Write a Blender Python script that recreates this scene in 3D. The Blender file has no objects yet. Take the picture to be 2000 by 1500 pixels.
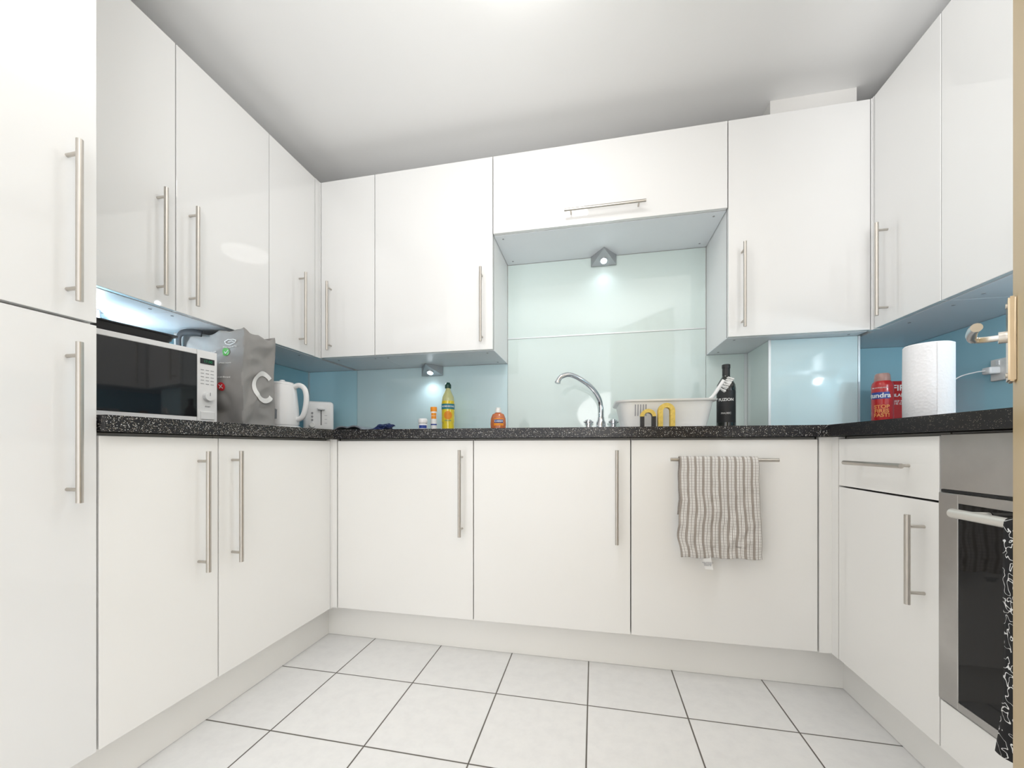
import bpy, bmesh, math, random
from mathutils import Vector, Matrix, noise
random.seed(3)
sc = bpy.context.scene
C = sc.collection
PI = math.pi
# ------------------------------------------------------------------ materials
def nodes_of(name):
    m = bpy.data.materials.new(name); m.use_nodes = True
    nt = m.node_tree; b = nt.nodes['Principled BSDF']
    return m, nt, b
def mat(name, col, rough=0.4, metal=0.0, coat=0.0, trans=0.0, emit=None, estr=0.0, var=0.0, vscale=8.0, bump=0.0, bscale=60.0, ior=None, spec=None):
    m, nt, b = nodes_of(name)
    b.inputs['Base Color'].default_value = (*col, 1)
    b.inputs['Roughness'].default_value = rough
    b.inputs['Metallic'].default_value = metal
    b.inputs['Coat Weight'].default_value = coat
    b.inputs['Coat Roughness'].default_value = 0.03
    b.inputs['Transmission Weight'].default_value = trans
    if ior: b.inputs['IOR'].default_value = ior
    if spec is not None: b.inputs['Specular IOR Level'].default_value = spec
    if emit:
        b.inputs['Emission Color'].default_value = (*emit, 1); b.inputs['Emission Strength'].default_value = estr
    tc = nt.nodes.new('ShaderNodeTexCoord')
    if var > 0:
        n = nt.nodes.new('ShaderNodeTexNoise'); n.inputs['Scale'].default_value = vscale; n.inputs['Detail'].default_value = 4
        nt.links.new(tc.outputs['Object'], n.inputs['Vector'])
        mx = nt.nodes.new('ShaderNodeMix'); mx.data_type = 'RGBA'
        mx.inputs['A'].default_value = (*[c*(1-var) for c in col], 1); mx.inputs['B'].default_value = (*[min(1, c*(1+var)) for c in col], 1)
        nt.links.new(n.outputs['Fac'], mx.inputs['Factor']); nt.links.new(mx.outputs['Result'], b.inputs['Base Color'])
    if bump > 0:
        n = nt.nodes.new('ShaderNodeTexNoise'); n.inputs['Scale'].default_value = bscale; n.inputs['Detail'].default_value = 3
        nt.links.new(tc.outputs['Object'], n.inputs['Vector'])
        bp = nt.nodes.new('ShaderNodeBump'); bp.inputs['Strength'].default_value = bump; bp.inputs['Distance'].default_value = 0.003
        nt.links.new(n.outputs['Fac'], bp.inputs['Height']); nt.links.new(bp.outputs['Normal'], b.inputs['Normal'])
    return m
M = {}
M['gloss'] = mat('gloss_white_laminate', (.865,.865,.86), .03, coat=.5, var=.004, vscale=2)
M['gloss_base'] = mat('gloss_cream_white_laminate', (.92,.912,.89), .08, coat=.15, var=.005, vscale=2)
M['carcass'] = mat('white_melamine', (.90,.905,.915), .35, var=.01)
M['carcass_base'] = mat('gap_shade_melamine', (.45,.44,.42), .45, var=.01)  # white carcass darkened so the door gaps read as shaded
M['gap_shade'] = mat('gap_shade_grey', (.30,.30,.31), .5, var=.05)  # dark tone standing in for shade between the wall cabinet doors
M['under'] = mat('blue_bounce_tinted_melamine', (.88,.91,.95), .35, var=.02)  # bluish light off the glass is tinted into the cabinet undersides
M['dark'] = mat('dark_plastic', (.02,.02,.022), .4, var=.1)
M['steel'] = mat('brushed_steel', (.55,.52,.48), .33, metal=1, var=.05, vscale=60)
M['chrome'] = mat('chrome', (.66,.67,.70), .08, metal=1, var=.01)
M['oven_steel'] = mat('oven_steel', (.50,.49,.48), .32, metal=1, var=.20, vscale=11, bump=.08, bscale=9)
M['alu'] = mat('aluminium_trim', (.74,.78,.80), .35, metal=.6, var=.03)
M['plinth'] = mat('cream_plinth', (.96,.95,.92), .25, var=.01, vscale=6)
M['wall'] = mat('wall_paint', (.86,.85,.83), .8, var=.01, bump=.05)
M['ceil'] = mat('ceiling_paint', (.93,.93,.925), .85, var=.008, bump=.04)
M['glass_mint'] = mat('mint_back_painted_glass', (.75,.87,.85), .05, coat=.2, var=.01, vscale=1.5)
M['glass_shade_light'] = mat('light_shade_tinted_glass', (.66,.85,.90), .05, coat=.2, var=.01, vscale=1.5)  # same mint glass, light shade mixed into its colour
M['glass_shade_mid'] = mat('mid_shade_tinted_glass', (.53,.82,.92), .05, coat=.2, var=.01, vscale=1.5)  # same mint glass, corner shade mixed into its colour
M['glass_shade_deep'] = mat('deep_shade_tinted_glass', (.42,.74,.87), .05, coat=.2, var=.02, vscale=1.5)  # same mint glass with deep blue shade painted in for side walls
M['white_pl'] = mat('white_plastic', (.90,.90,.905), .25, var=.01)
M['cream_pl'] = mat('cream_plastic', (.92,.915,.89), .3, var=.01)
M['black_glass'] = mat('black_glass', (.012,.012,.014), .04, coat=.3, var=.05)
M['oven_glass'] = mat('oven_black_glass', (.006,.006,.007), .04, var=.05, spec=.35)
M['lamp'] = mat('opal_lamp', (.9,.9,.9), .4, emit=(1,.98,.95), estr=15.0)
M['led'] = mat('led_lens', (.9,.95,1), .3, emit=(.85,.93,1), estr=10)
M['lamp_steel'] = mat('lamp_steel', (.50,.51,.53), .4, metal=.8, var=.03)
M['green_led'] = mat('green_display', (.0,.05,.02), .4, emit=(.05,1,.35), estr=.15)
M['grey_ink'] = mat('grey_ink', (.35,.35,.37), .6)
M['white_ink'] = mat('white_ink', (.88,.88,.87), .6)
M['bag'] = mat('grey_carrier_bag', (.32,.31,.30), .6, var=.12, vscale=10, bump=.35, bscale=9)
M['strap'] = mat('dark_webbing', (.03,.03,.033), .7, var=.1)
M['green_ink'] = mat('green_ink', (.10,.45,.08), .5)
M['red_ink'] = mat('red_ink', (.75,.03,.04), .5)
M['squash'] = mat('yellow_squash', (.90,.70,.03), .12, coat=.4, var=.03)
M['clear'] = mat('clear_plastic', (.80,.80,.40), .1, coat=.3, trans=.3, var=.02)
M['green_cap'] = mat('dark_green_cap', (.01,.07,.05), .4, var=.05)
M['orange'] = mat('orange_print', (.92,.30,.01), .4, var=.2, vscale=60)
M['teal'] = mat('teal_print', (.01,.22,.30), .4, var=.05)
M['blue_ink'] = mat('blue_ink', (.02,.06,.32), .4, var=.05)
M['soap'] = mat('amber_soap', (.55,.15,.05), .12, coat=.5, var=.06)
M['wine'] = mat('dark_wine_glass', (.008,.010,.008), .06, coat=.6, var=.1)
M['wine_label'] = mat('black_paper_label', (.018,.018,.02), .5, var=.1)
M['red_can'] = mat('red_enamel', (.50,.010,.012), .25, coat=.4, var=.05)
M['yellow_ink'] = mat('yellow_ink', (.95,.62,.05), .5)
M['orange_ink'] = mat('orange_ink', (.85,.34,.10), .5)
M['paper'] = mat('white_paper', (.86,.86,.88), .9, var=.02, bump=.4, bscale=120)
M['card'] = mat('brown_card', (.45,.33,.20), .8, var=.05)
M['sponge'] = mat('yellow_sponge', (.80,.58,.14), .9, var=.25, vscale=120, bump=.8, bscale=200)
M['mag'] = mat('glossy_magazine_print', (.24,.26,.30), .3, var=.6, vscale=30)
M['packet'] = mat('dark_blue_foil', (.03,.05,.16), .3, metal=.3, var=.4, vscale=25, bump=.8, bscale=30)
M['brass'] = mat('worn_brass_steel', (.74,.60,.42), .22, metal=1, var=.12, vscale=40)
M['satin'] = mat('satin_nickel', (.80,.79,.77), .25, metal=1, var=.05, vscale=40)
M['doorleaf'] = mat('cream_door_tan_reflection', (.62,.46,.24), .4, var=.08, vscale=3)  # cream door face, its tan grazing reflection put into the colour
M['seal'] = mat('black_rubber', (.015,.015,.015), .7, var=.1)
def math_node(nt, op, a, bv=None):
    n = nt.nodes.new('ShaderNodeMath'); n.operation = op
    for i, v in enumerate((a, bv)):
        if v is None: continue
        if isinstance(v, (int, float)): n.inputs[i].default_value = v
        else: nt.links.new(v, n.inputs[i])
    return n.outputs[0]
def worktop_mat():
    m, nt, b = nodes_of('black_speckled_laminate')
    tc = nt.nodes.new('ShaderNodeTexCoord')
    prev = (.010,.010,.013,1)
    prev_out = None
    for sc_, thr, lo, hue in ((280, .32, .80, (.60,.60,.58)), (440, .34, .80, (.40,.35,.27)), (190, .20, .87, (.85,.85,.85))):
        v = nt.nodes.new('ShaderNodeTexVoronoi'); v.inputs['Scale'].default_value = sc_
        nt.links.new(tc.outputs['Object'], v.inputs['Vector'])
        sp = nt.nodes.new('ShaderNodeSeparateColor'); nt.links.new(v.outputs['Color'], sp.inputs[0])
        f = math_node(nt, 'MULTIPLY', math_node(nt, 'LESS_THAN', v.outputs['Distance'], thr), math_node(nt, 'GREATER_THAN', sp.outputs[0], lo))
        mx = nt.nodes.new('ShaderNodeMix'); mx.data_type = 'RGBA'
        if prev_out: nt.links.new(prev_out, mx.inputs['A'])
        else: mx.inputs['A'].default_value = prev
        mx.inputs['B'].default_value = (*hue, 1)
        nt.links.new(f, mx.inputs['Factor']); prev_out = mx.outputs['Result']
    nt.links.new(prev_out, b.inputs['Base Color'])
    b.inputs['Roughness'].default_value = .28
    return m
M['worktop'] = worktop_mat()
def floor_mat():
    m, nt, b = nodes_of('white_floor_tiles')
    tc = nt.nodes.new('ShaderNodeTexCoord')
    s = nt.nodes.new('ShaderNodeSeparateXYZ'); nt.links.new(tc.outputs['Object'], s.inputs[0])
    outs = []
    for ch, off in ((0, -.02), (1, 1.308)):
        t = math_node(nt, 'DIVIDE', math_node(nt, 'SUBTRACT', s.outputs[ch], off), .305)
        fr = math_node(nt, 'FRACT', t)
        outs.append(math_node(nt, 'MINIMUM', fr, math_node(nt, 'SUBTRACT', 1.0, fr)))
    d = math_node(nt, 'MINIMUM', outs[0], outs[1])
    rmp = nt.nodes.new('ShaderNodeValToRGB'); rmp.color_ramp.elements[0].position = .0055; rmp.color_ramp.elements[1].position = .0085
    nt.links.new(d, rmp.inputs[0])
    n = nt.nodes.new('ShaderNodeTexNoise'); n.inputs['Scale'].default_value = 22; n.inputs['Detail'].default_value = 8; n.inputs['Roughness'].default_value = .7
    nt.links.new(tc.outputs['Object'], n.inputs['Vector'])
    r2 = nt.nodes.new('ShaderNodeValToRGB'); r2.color_ramp.elements[0].color = (.90,.90,.90,1); r2.color_ramp.elements[1].color = (.955,.955,.95,1)
    r2.color_ramp.elements[0].position = .35; r2.color_ramp.elements[1].position = .62
    nt.links.new(n.outputs['Fac'], r2.inputs[0])
    mx = nt.nodes.new('ShaderNodeMix'); mx.data_type = 'RGBA'; mx.inputs['A'].default_value = (.10,.085,.07,1)
    nt.links.new(rmp.outputs['Color'], mx.inputs['Factor']); nt.links.new(r2.outputs['Color'], mx.inputs['B'])
    nt.links.new(mx.outputs['Result'], b.inputs['Base Color'])
    b.inputs['Roughness'].default_value = .32
    bp = nt.nodes.new('ShaderNodeBump'); bp.inputs['Strength'].default_value = .5; bp.inputs['Distance'].default_value = .002
    nt.links.new(rmp.outputs['Color'], bp.inputs['Height']); nt.links.new(bp.outputs['Normal'], b.inputs['Normal'])
    return m
M['floor'] = floor_mat()
def towel_mat():
    m, nt, b = nodes_of('striped_cotton')
    uv = nt.nodes.new('ShaderNodeUVMap')
    s = nt.nodes.new('ShaderNodeSeparateXYZ'); nt.links.new(uv.outputs[0], s.inputs[0])
    fr = math_node(nt, 'FRACT', math_node(nt, 'MULTIPLY', s.outputs[0], 10.0))
    r = nt.nodes.new('ShaderNodeValToRGB'); r.color_ramp.interpolation = 'CONSTANT'
    e = r.color_ramp.elements
    BR = (.38,.34,.305,1); WH = (.82,.81,.79,1); LT = (.54,.50,.465,1)
    e[0].position = 0; e[0].color = BR
    e[1].position = .28; e[1].color = WH
    for p, c in ((.38, LT), (.44, WH), (.54, BR), (.64, WH), (.76, LT), (.83, WH), (.93, BR)):
        q = e.new(p); q.color = c
    nt.links.new(fr, r.inputs[0])
    fy = math_node(nt, 'FRACT', math_node(nt, 'MULTIPLY', s.outputs[1], 60.0))
    wf = math_node(nt, 'MULTIPLY', math_node(nt, 'LESS_THAN', fy, .3), .25)
    mx = nt.nodes.new('ShaderNodeMix'); mx.data_type = 'RGBA'; mx.inputs['B'].default_value = (.28,.25,.23,1)
    nt.links.new(wf, mx.inputs['Factor']); nt.links.new(r.outputs[0], mx.inputs['A'])
    nt.links.new(mx.outputs['Result'], b.inputs['Base Color'])
    b.inputs['Roughness'].default_value = .95
    w = nt.nodes.new('ShaderNodeTexNoise'); w.inputs['Scale'].default_value = 35; w.inputs['Detail'].default_value = 3
    tc = nt.nodes.new('ShaderNodeTexCoord'); nt.links.new(tc.outputs['Object'], w.inputs['Vector'])
    bp = nt.nodes.new('ShaderNodeBump'); bp.inputs['Strength'].default_value = .7; bp.inputs['Distance'].default_value = .006
    nt.links.new(w.outputs['Fac'], bp.inputs['Height']); nt.links.new(bp.outputs['Normal'], b.inputs['Normal'])
    return m
M['towel'] = towel_mat()
def black_towel_mat():
    m, nt, b = nodes_of('black_patterned_cotton')
    tc = nt.nodes.new('ShaderNodeTexCoord')
    n = nt.nodes.new('ShaderNodeTexNoise'); n.inputs['Scale'].default_value = 75; n.inputs['Detail'].default_value = 0; n.inputs['Distortion'].default_value = .6
    nt.links.new(tc.outputs['Object'], n.inputs['Vector'])
    f = math_node(nt, 'LESS_THAN', math_node(nt, 'ABSOLUTE', math_node(nt, 'SUBTRACT', n.outputs['Fac'], .53)), .028)
    mx = nt.nodes.new('ShaderNodeMix'); mx.data_type = 'RGBA'; mx.inputs['A'].default_value = (.012,.012,.014,1); mx.inputs['B'].default_value = (.8,.8,.8,1)
    nt.links.new(f, mx.inputs['Factor']); nt.links.new(mx.outputs['Result'], b.inputs['Base Color'])
    b.inputs['Roughness'].default_value = .95
    return m
M['btowel'] = black_towel_mat()

# ------------------------------------------------------------------ geometry helpers
class G:
    def __init__(s): s.bm = bmesh.new(); s.round = False; s.boxes = False
    def box(s, x0, x1, y0, y1, z0, z1, bev=0, seg=2):
        s.boxes = True
        if x0 > x1: x0, x1 = x1, x0
        if y0 > y1: y0, y1 = y1, y0
        r = bmesh.ops.create_cube(s.bm, size=1)
        for v in r['verts']:
            v.co = Vector(((x0+x1)/2+v.co.x*(x1-x0), (y0+y1)/2+v.co.y*(y1-y0), (z0+z1)/2+v.co.z*(z1-z0)))
        if bev > 0:
            if bev > .0045: s.round = True
            es = {e for v in r['verts'] for e in v.link_edges}
            bmesh.ops.bevel(s.bm, geom=list(es), offset=bev, segments=seg, affect='EDGES', profile=.5)
        return s
    def ring(s, c, r, t, n, a=None):
        t = t.normalized()
        u = a if a else t.orthogonal().normalized()
        u = (u - t*u.dot(t)).normalized(); w = t.cross(u)
        return [s.bm.verts.new(c + (u*math.cos(2*PI*k/n) + w*math.sin(2*PI*k/n))*r) for k in range(n)], u
    def tube(s, pts, r, n=14, caps=True):
        s.round = True
        pts = [Vector(p) for p in pts]; rs = r if isinstance(r, (list, tuple)) else [r]*len(pts)
        prev = None; u = None; first = None
        for i, p in enumerate(pts):
            t = (pts[min(i+1, len(pts)-1)] - pts[max(i-1, 0)])
            vs, u = s.ring(p, rs[i], t, n, u)
            if prev:
                for k in range(n): s.bm.faces.new((prev[k], prev[(k+1)%n], vs[(k+1)%n], vs[k]))
            else: first = vs
            prev = vs
        if caps:
            s.bm.faces.new(first[::-1]); s.bm.faces.new(prev)
        return s
    def lathe(s, prof, c=(0,0,0), n=32, sx=1, sy=1):
        s.round = True
        c = Vector(c); prev = None
        for (r, z) in prof:
            if r < 1e-6: vs = [s.bm.verts.new(c+Vector((0,0,z)))]
            else: vs = [s.bm.verts.new(c+Vector((math.cos(2*PI*k/n)*r*sx, math.sin(2*PI*k/n)*r*sy, z))) for k in range(n)]
            if prev:
                if len(prev) == 1 and len(vs) > 1:
                    for k in range(n): s.bm.faces.new((prev[0], vs[(k+1)%n], vs[k]))
                elif len(vs) == 1 and len(prev) > 1:
                    for k in range(n): s.bm.faces.new((prev[k], prev[(k+1)%n], vs[0]))
                elif len(vs) > 1:
                    for k in range(n): s.bm.faces.new((prev[k], prev[(k+1)%n], vs[(k+1)%n], vs[k]))
            prev = vs
        return s
    def prism(s, poly, z0, z1):
        lo = [s.bm.verts.new((x, y, z0)) for x, y in poly]; hi = [s.bm.verts.new((x, y, z1)) for x, y in poly]
        n = len(poly)
        for k in range(n): s.bm.faces.new((lo[k], lo[(k+1)%n], hi[(k+1)%n], hi[k]))
        s.bm.faces.new(lo[::-1]); s.bm.faces.new(hi)
        return s
    def faces(s, verts, fs):
        vs = [s.bm.verts.new(v) for v in verts]
        for f in fs: s.bm.faces.new([vs[i] for i in f])
        return s
def origin_of(o):
    v = Vector((0,0,0))
    while o: v += o.location; o = o.parent
    return v
def link(name, g, m, parent=None, local=False, origin=None, sharp=35):
    bm = g.bm
    bmesh.ops.recalc_face_normals(bm, faces=bm.faces)
    me = bpy.data.meshes.new(name); 
    o = bpy.data.objects.new(name, me); C.objects.link(o)
    if parent: o.parent = parent
    if origin is not None: o.location = origin
    if not local:
        off = origin_of(parent) if parent else Vector((0,0,0))
        if origin is not None: off = off + Vector(origin)
        for v in bm.verts: v.co -= off
    bm.to_mesh(me); bm.free()
    if g.boxes and not g.round:      # flat panels keep truly flat normals
        me.polygons.foreach_set('use_smooth', [False]*len(me.polygons))
    else:
        me.polygons.foreach_set('use_smooth', [True]*len(me.polygons))
        me.set_sharp_from_angle(angle=math.radians(sharp))
    me.materials.append(m)
    return o
def tag(o, label, cat, group=None):
    o['label'] = label; o['category'] = cat
    if group: o['group'] = group
    return o
def thing(name, label, cat, loc, rz=0, group=None):
    o = bpy.data.objects.new(name, None); C.objects.link(o); o.empty_display_size = .05
    o.location = loc; o.rotation_euler = (0,0,rz)
    return tag(o, label, cat, group)
def struct(name, g, m):
    o = link(name, g, m); o['kind'] = 'structure'; return o
def catmull(pts, k=6):
    P = [Vector(p) for p in pts]; out = []
    for i in range(len(P)-1):
        a = P[max(i-1,0)]; b = P[i]; c = P[i+1]; d = P[min(i+2,len(P)-1)]
        for j in range(k):
            t = j/k
            out.append(.5*((2*b)+(-a+c)*t+(2*a-5*b+4*c-d)*t*t+(-a+3*b-3*c+d)*t**3))
    out.append(P[-1]); return out
def text(body, size, fn, m, parent, name='lettering', extrude=.0003, local=False, sx=1.0, align='CENTER', bold=0.0):
    cu = bpy.data.curves.new('t', 'FONT'); cu.body = body; cu.size = size; cu.extrude = extrude
    cu.align_x = align; cu.align_y = 'CENTER'; cu.offset = bold
    cu.space_line = .85
    ob = bpy.data.objects.new('t', cu); C.objects.link(ob)
    dg = bpy.context.evaluated_depsgraph_get(); dg.update()
    me = bpy.data.meshes.new_from_object(ob.evaluated_get(dg))
    bpy.data.objects.remove(ob)
    g = G(); g.bm.from_mesh(me); bpy.data.meshes.remove(me)
    for v in g.bm.verts: v.co = Vector(fn(v.co.x*sx, v.co.y, v.co.z + .0005))
    return link(name, g, m, parent, local)
def cyl_map(cx, cy, R, z0, phi):
    def fn(u, v, w): return (cx+(R+w)*math.cos(phi+u/R), cy+(R+w)*math.sin(phi+u/R), z0+v)
    return fn
def patch(fn, u0, u1, v0, v1, nu=12, nv=4, w=.0):
    g = G(); vs = [[g.bm.verts.new(fn(u0+(u1-u0)*i/nu, v0+(v1-v0)*j/nv, w)) for i in range(nu+1)] for j in range(nv+1)]
    for j in range(nv):
        for i in range(nu): g.bm.faces.new((vs[j][i], vs[j][i+1], vs[j+1][i+1], vs[j+1][i]))
    return g
def disc_patch(fn, cu, cv, r0, r1, w=.0, n=40, rings=3):
    g = G(); prev = None
    for q in range(rings+1):
        r = r0+(r1-r0)*q/rings
        if r < 1e-6: vs = [g.bm.verts.new(fn(cu, cv, w))]
        else: vs = [g.bm.verts.new(fn(cu+r*math.cos(2*PI*k/n), cv+r*math.sin(2*PI*k/n), w)) for k in range(n)]
        if prev:
            for k in range(n):
                if len(prev) == 1: g.bm.faces.new((prev[0], vs[k], vs[(k+1)%n]))
                else: g.bm.faces.new((prev[k], prev[(k+1)%n], vs[(k+1)%n], vs[k]))
        prev = vs
    return g

# ------------------------------------------------------------------ key dimensions (metres; the camera stands at x=y=0)
XL, YB, XR = -1.095, 1.507, .775          # base door planes
UL, UB, UR = -1.362, 1.777, 1.050         # wall cabinet door planes
WL, WB, WR = -1.695, 2.107, 1.375         # walls
YN = -1.5                                  # the room runs on behind the camera
CE = 2.30; CAMZ = .837
ZT = .91; ZU = .872; ZD = .15             # worktop top / underside, door bottom
U0, U1 = 1.288, 2.180                     # wall cabinets
def PT(run, a, d, z, up=False):
    if run == 'B': return Vector((a, (UB if up else YB)+d, z))
    if run == 'L': return Vector(((UL if up else XL)-d, a, z))
    return Vector(((UR if up else XR)+d, a, z))
def rbox(g, run, a0, a1, d0, d1, z0, z1, up=False, bev=0):
    p = PT(run, a0, d0, z0, up); q = PT(run, a1, d1, z1, up)
    return g.box(min(p.x,q.x), max(p.x,q.x), min(p.y,q.y), max(p.y,q.y), z0, z1, bev)
def bar_handle(parent, run, up, a, z0, z1, horiz=None, so=.035):
    g = G()
    if horiz is None:
        p0, p1 = PT(run, a, -so, z0, up), PT(run, a, -so, z1, up)
        posts = [(a, z0+.028), (a, z1-.028)]
    else:
        a0, a1 = horiz; p0, p1 = PT(run, a0, -so, z0, up), PT(run, a1, -so, z0, up)
        posts = [(a0+.028, z0), (a1-.028, z0)]
    g.tube([p0, p1], .0062, 16)
    for pa, pz in posts: g.tube([PT(run, pa, -so, pz, up), PT(run, pa, 0.0, pz, up)], .004, 10)
    return link('handle', g, M['steel'], parent)
def front(parent, run, up, a0, a1, z0, z1, name='door', m='gloss'):
    g = G(); rbox(g, run, a0+.0018, a1-.0018, 0, .019, z0+.0015, z1-.0015, up, .0012)
    return link(name, g, M[m], parent)

# ------------------------------------------------------------------ room
struct('floor', G().box(-1.80, 1.5, YN, 2.2, -.05, 0), M['floor'])
struct('ceiling', G().box(-1.80, 1.5, YN, 2.2, CE, CE+.05), M['ceil'])
struct('wall_back', G().box(-1.80, 1.5, WB, WB+.08, 0, CE), M['wall'])
struct('wall_left', G().box(WL-.08, WL, YN, WB, 0, CE), M['wall'])
struct('wall_right', G().box(WR, WR+.08, YN, WB, 0, CE), M['wall'])
struct('wall_boxing', G().box(.730, 1.047, 1.864, WB, ZT+.0005, CE), M['wall'])
struct('trim_1', G().box(XL-.07-.016, XL-.07, .10, YB+.07, .001, ZD-.002), M['plinth'])
struct('trim_2', G().box(XL-.07, XR+.07, YB+.07, YB+.086, .001, ZD-.002), M['plinth'])
struct('trim_3', G().box(XR+.07, XR+.086, .3, YB+.07, .001, ZD-.002), M['plinth'])
struct('trim_4', G().prism([(XL, 1.494), (XL, 1.497), (XL+.0, YB), (-1.074, YB), (-1.074, YB+.02), (XL-.02, YB+.02), (XL-.02, 1.494)], ZD, ZU-.002), M['gloss_base'])
struct('trim_5', G().prism([(.738, YB), (XR, YB), (XR, 1.472), (XR+.02, 1.472), (XR+.02, YB+.02), (.738, YB+.02)], ZD, ZU-.002), M['gloss_base'])
struct('trim_6', G().prism([(UL, 1.742), (UL, UB), (-1.359, UB), (-1.359, UB+.02), (UL-.02, UB+.02), (UL-.02, 1.742)], U0, U1), M['gloss'])
struct('trim_7', G().prism([(1.0465, UB), (UR, UB), (UR, 1.768), (UR+.02, 1.768), (UR+.02, UB+.02), (1.0465, UB+.02)], U0, U1), M['gloss'])

# ------------------------------------------------------------------ base cabinets
def base_cabinet(run, a0, a1, label, hand, m='gloss_base', cat='cabinet', name='base_cabinet', deep=.585):
    o = thing(name, label, cat, PT(run, (a0+a1)/2, .3, ZD), group='gloss white base cabinets')
    g = G()
    b0, b1 = a0+.001, a1-.001
    rbox(g, run, b0, b0+.016, .021, deep, ZD, ZU-.002); rbox(g, run, b1-.016, b1, .021, deep, ZD, ZU-.002)
    rbox(g, run, b0+.016, b1-.016, .021, deep, ZD, ZD+.016); rbox(g, run, b0+.016, b1-.016, deep-.01, deep, ZD+.016, ZU-.002)
    rbox(g, run, b0+.016, b1-.016, .021, .06, ZU-.02, ZU-.002)
    link('body', g, M['carcass_base'], o)
    if hand[0] == 'drawer':
        d = front(o, run, False, a0, a1, .712, ZU-.008, 'drawer', m)
        bar_handle(d, run, False, 0, .790, None, horiz=hand[1])
        d = front(o, run, False, a0, a1, ZD, .710, 'door', m)
        bar_handle(d, run, False, hand[2], .458, .674)
    elif hand[0] == 'h':
        d = front(o, run, False, a0, a1, ZD, ZU-.008, 'door', m)
        bar_handle(d, run, False, 0, .793, None, horiz=hand[1])
    else:
        d = front(o, run, False, a0, a1, ZD, ZU-.008, 'door', m)
        bar_handle(d, run, False, hand[1], .485, .825)
    return o
base_cabinet('L', .688, .981, 'narrow gloss white base cabinet beside the tall larder cabinet, under the microwave', ('v', .920))
base_cabinet('L', .981, 1.493, 'wider gloss white base cabinet under the carrier bag, handle at its left edge', ('v', 1.026))
base_cabinet('B', -1.071, -.467, 'gloss white base cabinet in the left corner of the back run, below the squash bottle', ('v', -.5135))
base_cabinet('B', -.467, .132, 'gloss white base cabinet below the tap, left of the hanging tea towel', ('v', .0812))
base_cabinet('B', .132, .735, 'gloss white appliance cabinet with horizontal bar handle holding the striped tea towel', ('h', (.263, .603)))
base_cabinet('R', 1.087, 1.470, 'gloss white base cabinet with a drawer above a door, beside the oven', ('drawer', (1.149, 1.378), 1.130), deep=.52)

# ------------------------------------------------------------------ tall cabinet
o = thing('tall_cabinet', 'tall gloss white larder cabinet with two stacked doors, beside the microwave', 'cabinet', (XL-.3, .386, ZD))
g = G(); g.box(WL+.002, XL-.021, .088, .686, ZD, U1); link('body', g, M['gloss'], o)
d = front(o, 'L', False, .088, .687, ZD, 1.111, 'door', 'gloss'); bar_handle(d, 'L', False, .634, .719, 1.058)
d = front(o, 'L', False, .088, .687, 1.114, U1, 'door', 'gloss'); bar_handle(d, 'L', False, .634, 1.144, 1.484)

# ------------------------------------------------------------------ wall cabinets
def caps(o, pts):
    for (x, y, z) in pts:
        link('screw_cap', G().tube([(x,y,z), (x,y,z-.0012)], .0045, 12), M['grey_ink'], o)
def wall_cabinet(run, a0, a1, label, hand, poly=None, body=None, z0=U0, screws=()):
    o = thing('wall_cabinet', label, 'cabinet', PT(run, (a0+a1)/2, .15, z0, True), group='gloss white wall cabinets')
    g = G()
    if poly: g.prism(poly, z0+.004, U1)
    else:
        b = body or (a0+.001, a1-.001)
        rbox(g, run, b[0], b[1], .021, .325, z0+.004, U1, True)
    link('body', g, M['carcass'], o)
    g = G(); rbox(g, run, a0+.0002, a1-.0002, .0192, .0208, z0+.002, U1-.002, True); link('gap_shade', g, M['gap_shade'], o)  # dark sheet behind the door paints the shade in its gaps
    g = G()
    if poly: g.prism(poly, z0, z0+.0035)
    else: rbox(g, run, b[0], b[1], .021, .325, z0, z0+.0035, True)
    link('bottom_panel', g, M['under'], o)
    d = front(o, run, True, a0, a1, z0, U1)
    if hand[0] == 'h': bar_handle(d, run, True, 0, 1.871, None, horiz=hand[1])
    elif hand[0] == 'v': bar_handle(d, run, True, hand[1], 1.319, 1.659)
    caps(o, screws)
    return o
wall_cabinet('L', .689, 1.067, 'gloss white wall cabinet above the microwave, next to the tall larder cabinet', ('v', 1.010), screws=[(-1.42, 1.03, U0), (-1.62, 1.03, U0)])
wall_cabinet('L', 1.067, 1.455, 'gloss white wall cabinet above the carrier bag, handle at its left edge', ('v', 1.113), screws=[(-1.42, 1.10, U0), (-1.42, 1.42, U0)])
wall_cabinet('L', 1.455, 1.740, 'gloss white wall cabinet above the kettle, closing the left corner', ('v', 1.631), body=(1.456, 2.105), screws=[(-1.42, 1.50, U0), (-1.42, 1.70, U0)])
wall_cabinet('B', -1.357, -1.057, 'narrow gloss white wall cabinet in the left corner, above the toaster', ('v', -1.298), screws=[(-1.30, 1.84, U0), (-1.09, 1.84, U0)])
wall_cabinet('B', -1.057, -.457, 'wide gloss white wall cabinet above the squash bottle, left of the lift-up cabinet', ('v', -.507), screws=[(-1.02, 1.84, U0), (-.50, 1.84, U0), (-.50, 2.05, U0)])
wall_cabinet('B', -.457, .540, 'low wide gloss white lift-up wall cabinet above the sink with horizontal handle', ('h', (-.127, .2145)), z0=1.820,
    screws=[(-.42, 1.83, 1.82), (.50, 1.83, 1.82), (-.42, 2.06, 1.82), (.50, 2.06, 1.82)])
wall_cabinet('B', .540, 1.045, 'gloss white wall cabinet above the wine bottle, right of the lift-up cabinet', ('v', .592),
    poly=[(.541, 1.798), (1.044, 1.798), (1.044, 1.862), (.728, 1.862), (.728, 2.105), (.541, 2.105)], screws=[(.58, 1.83, U0), (1.0, 1.83, U0), (.58, 2.05, U0)])
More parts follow.
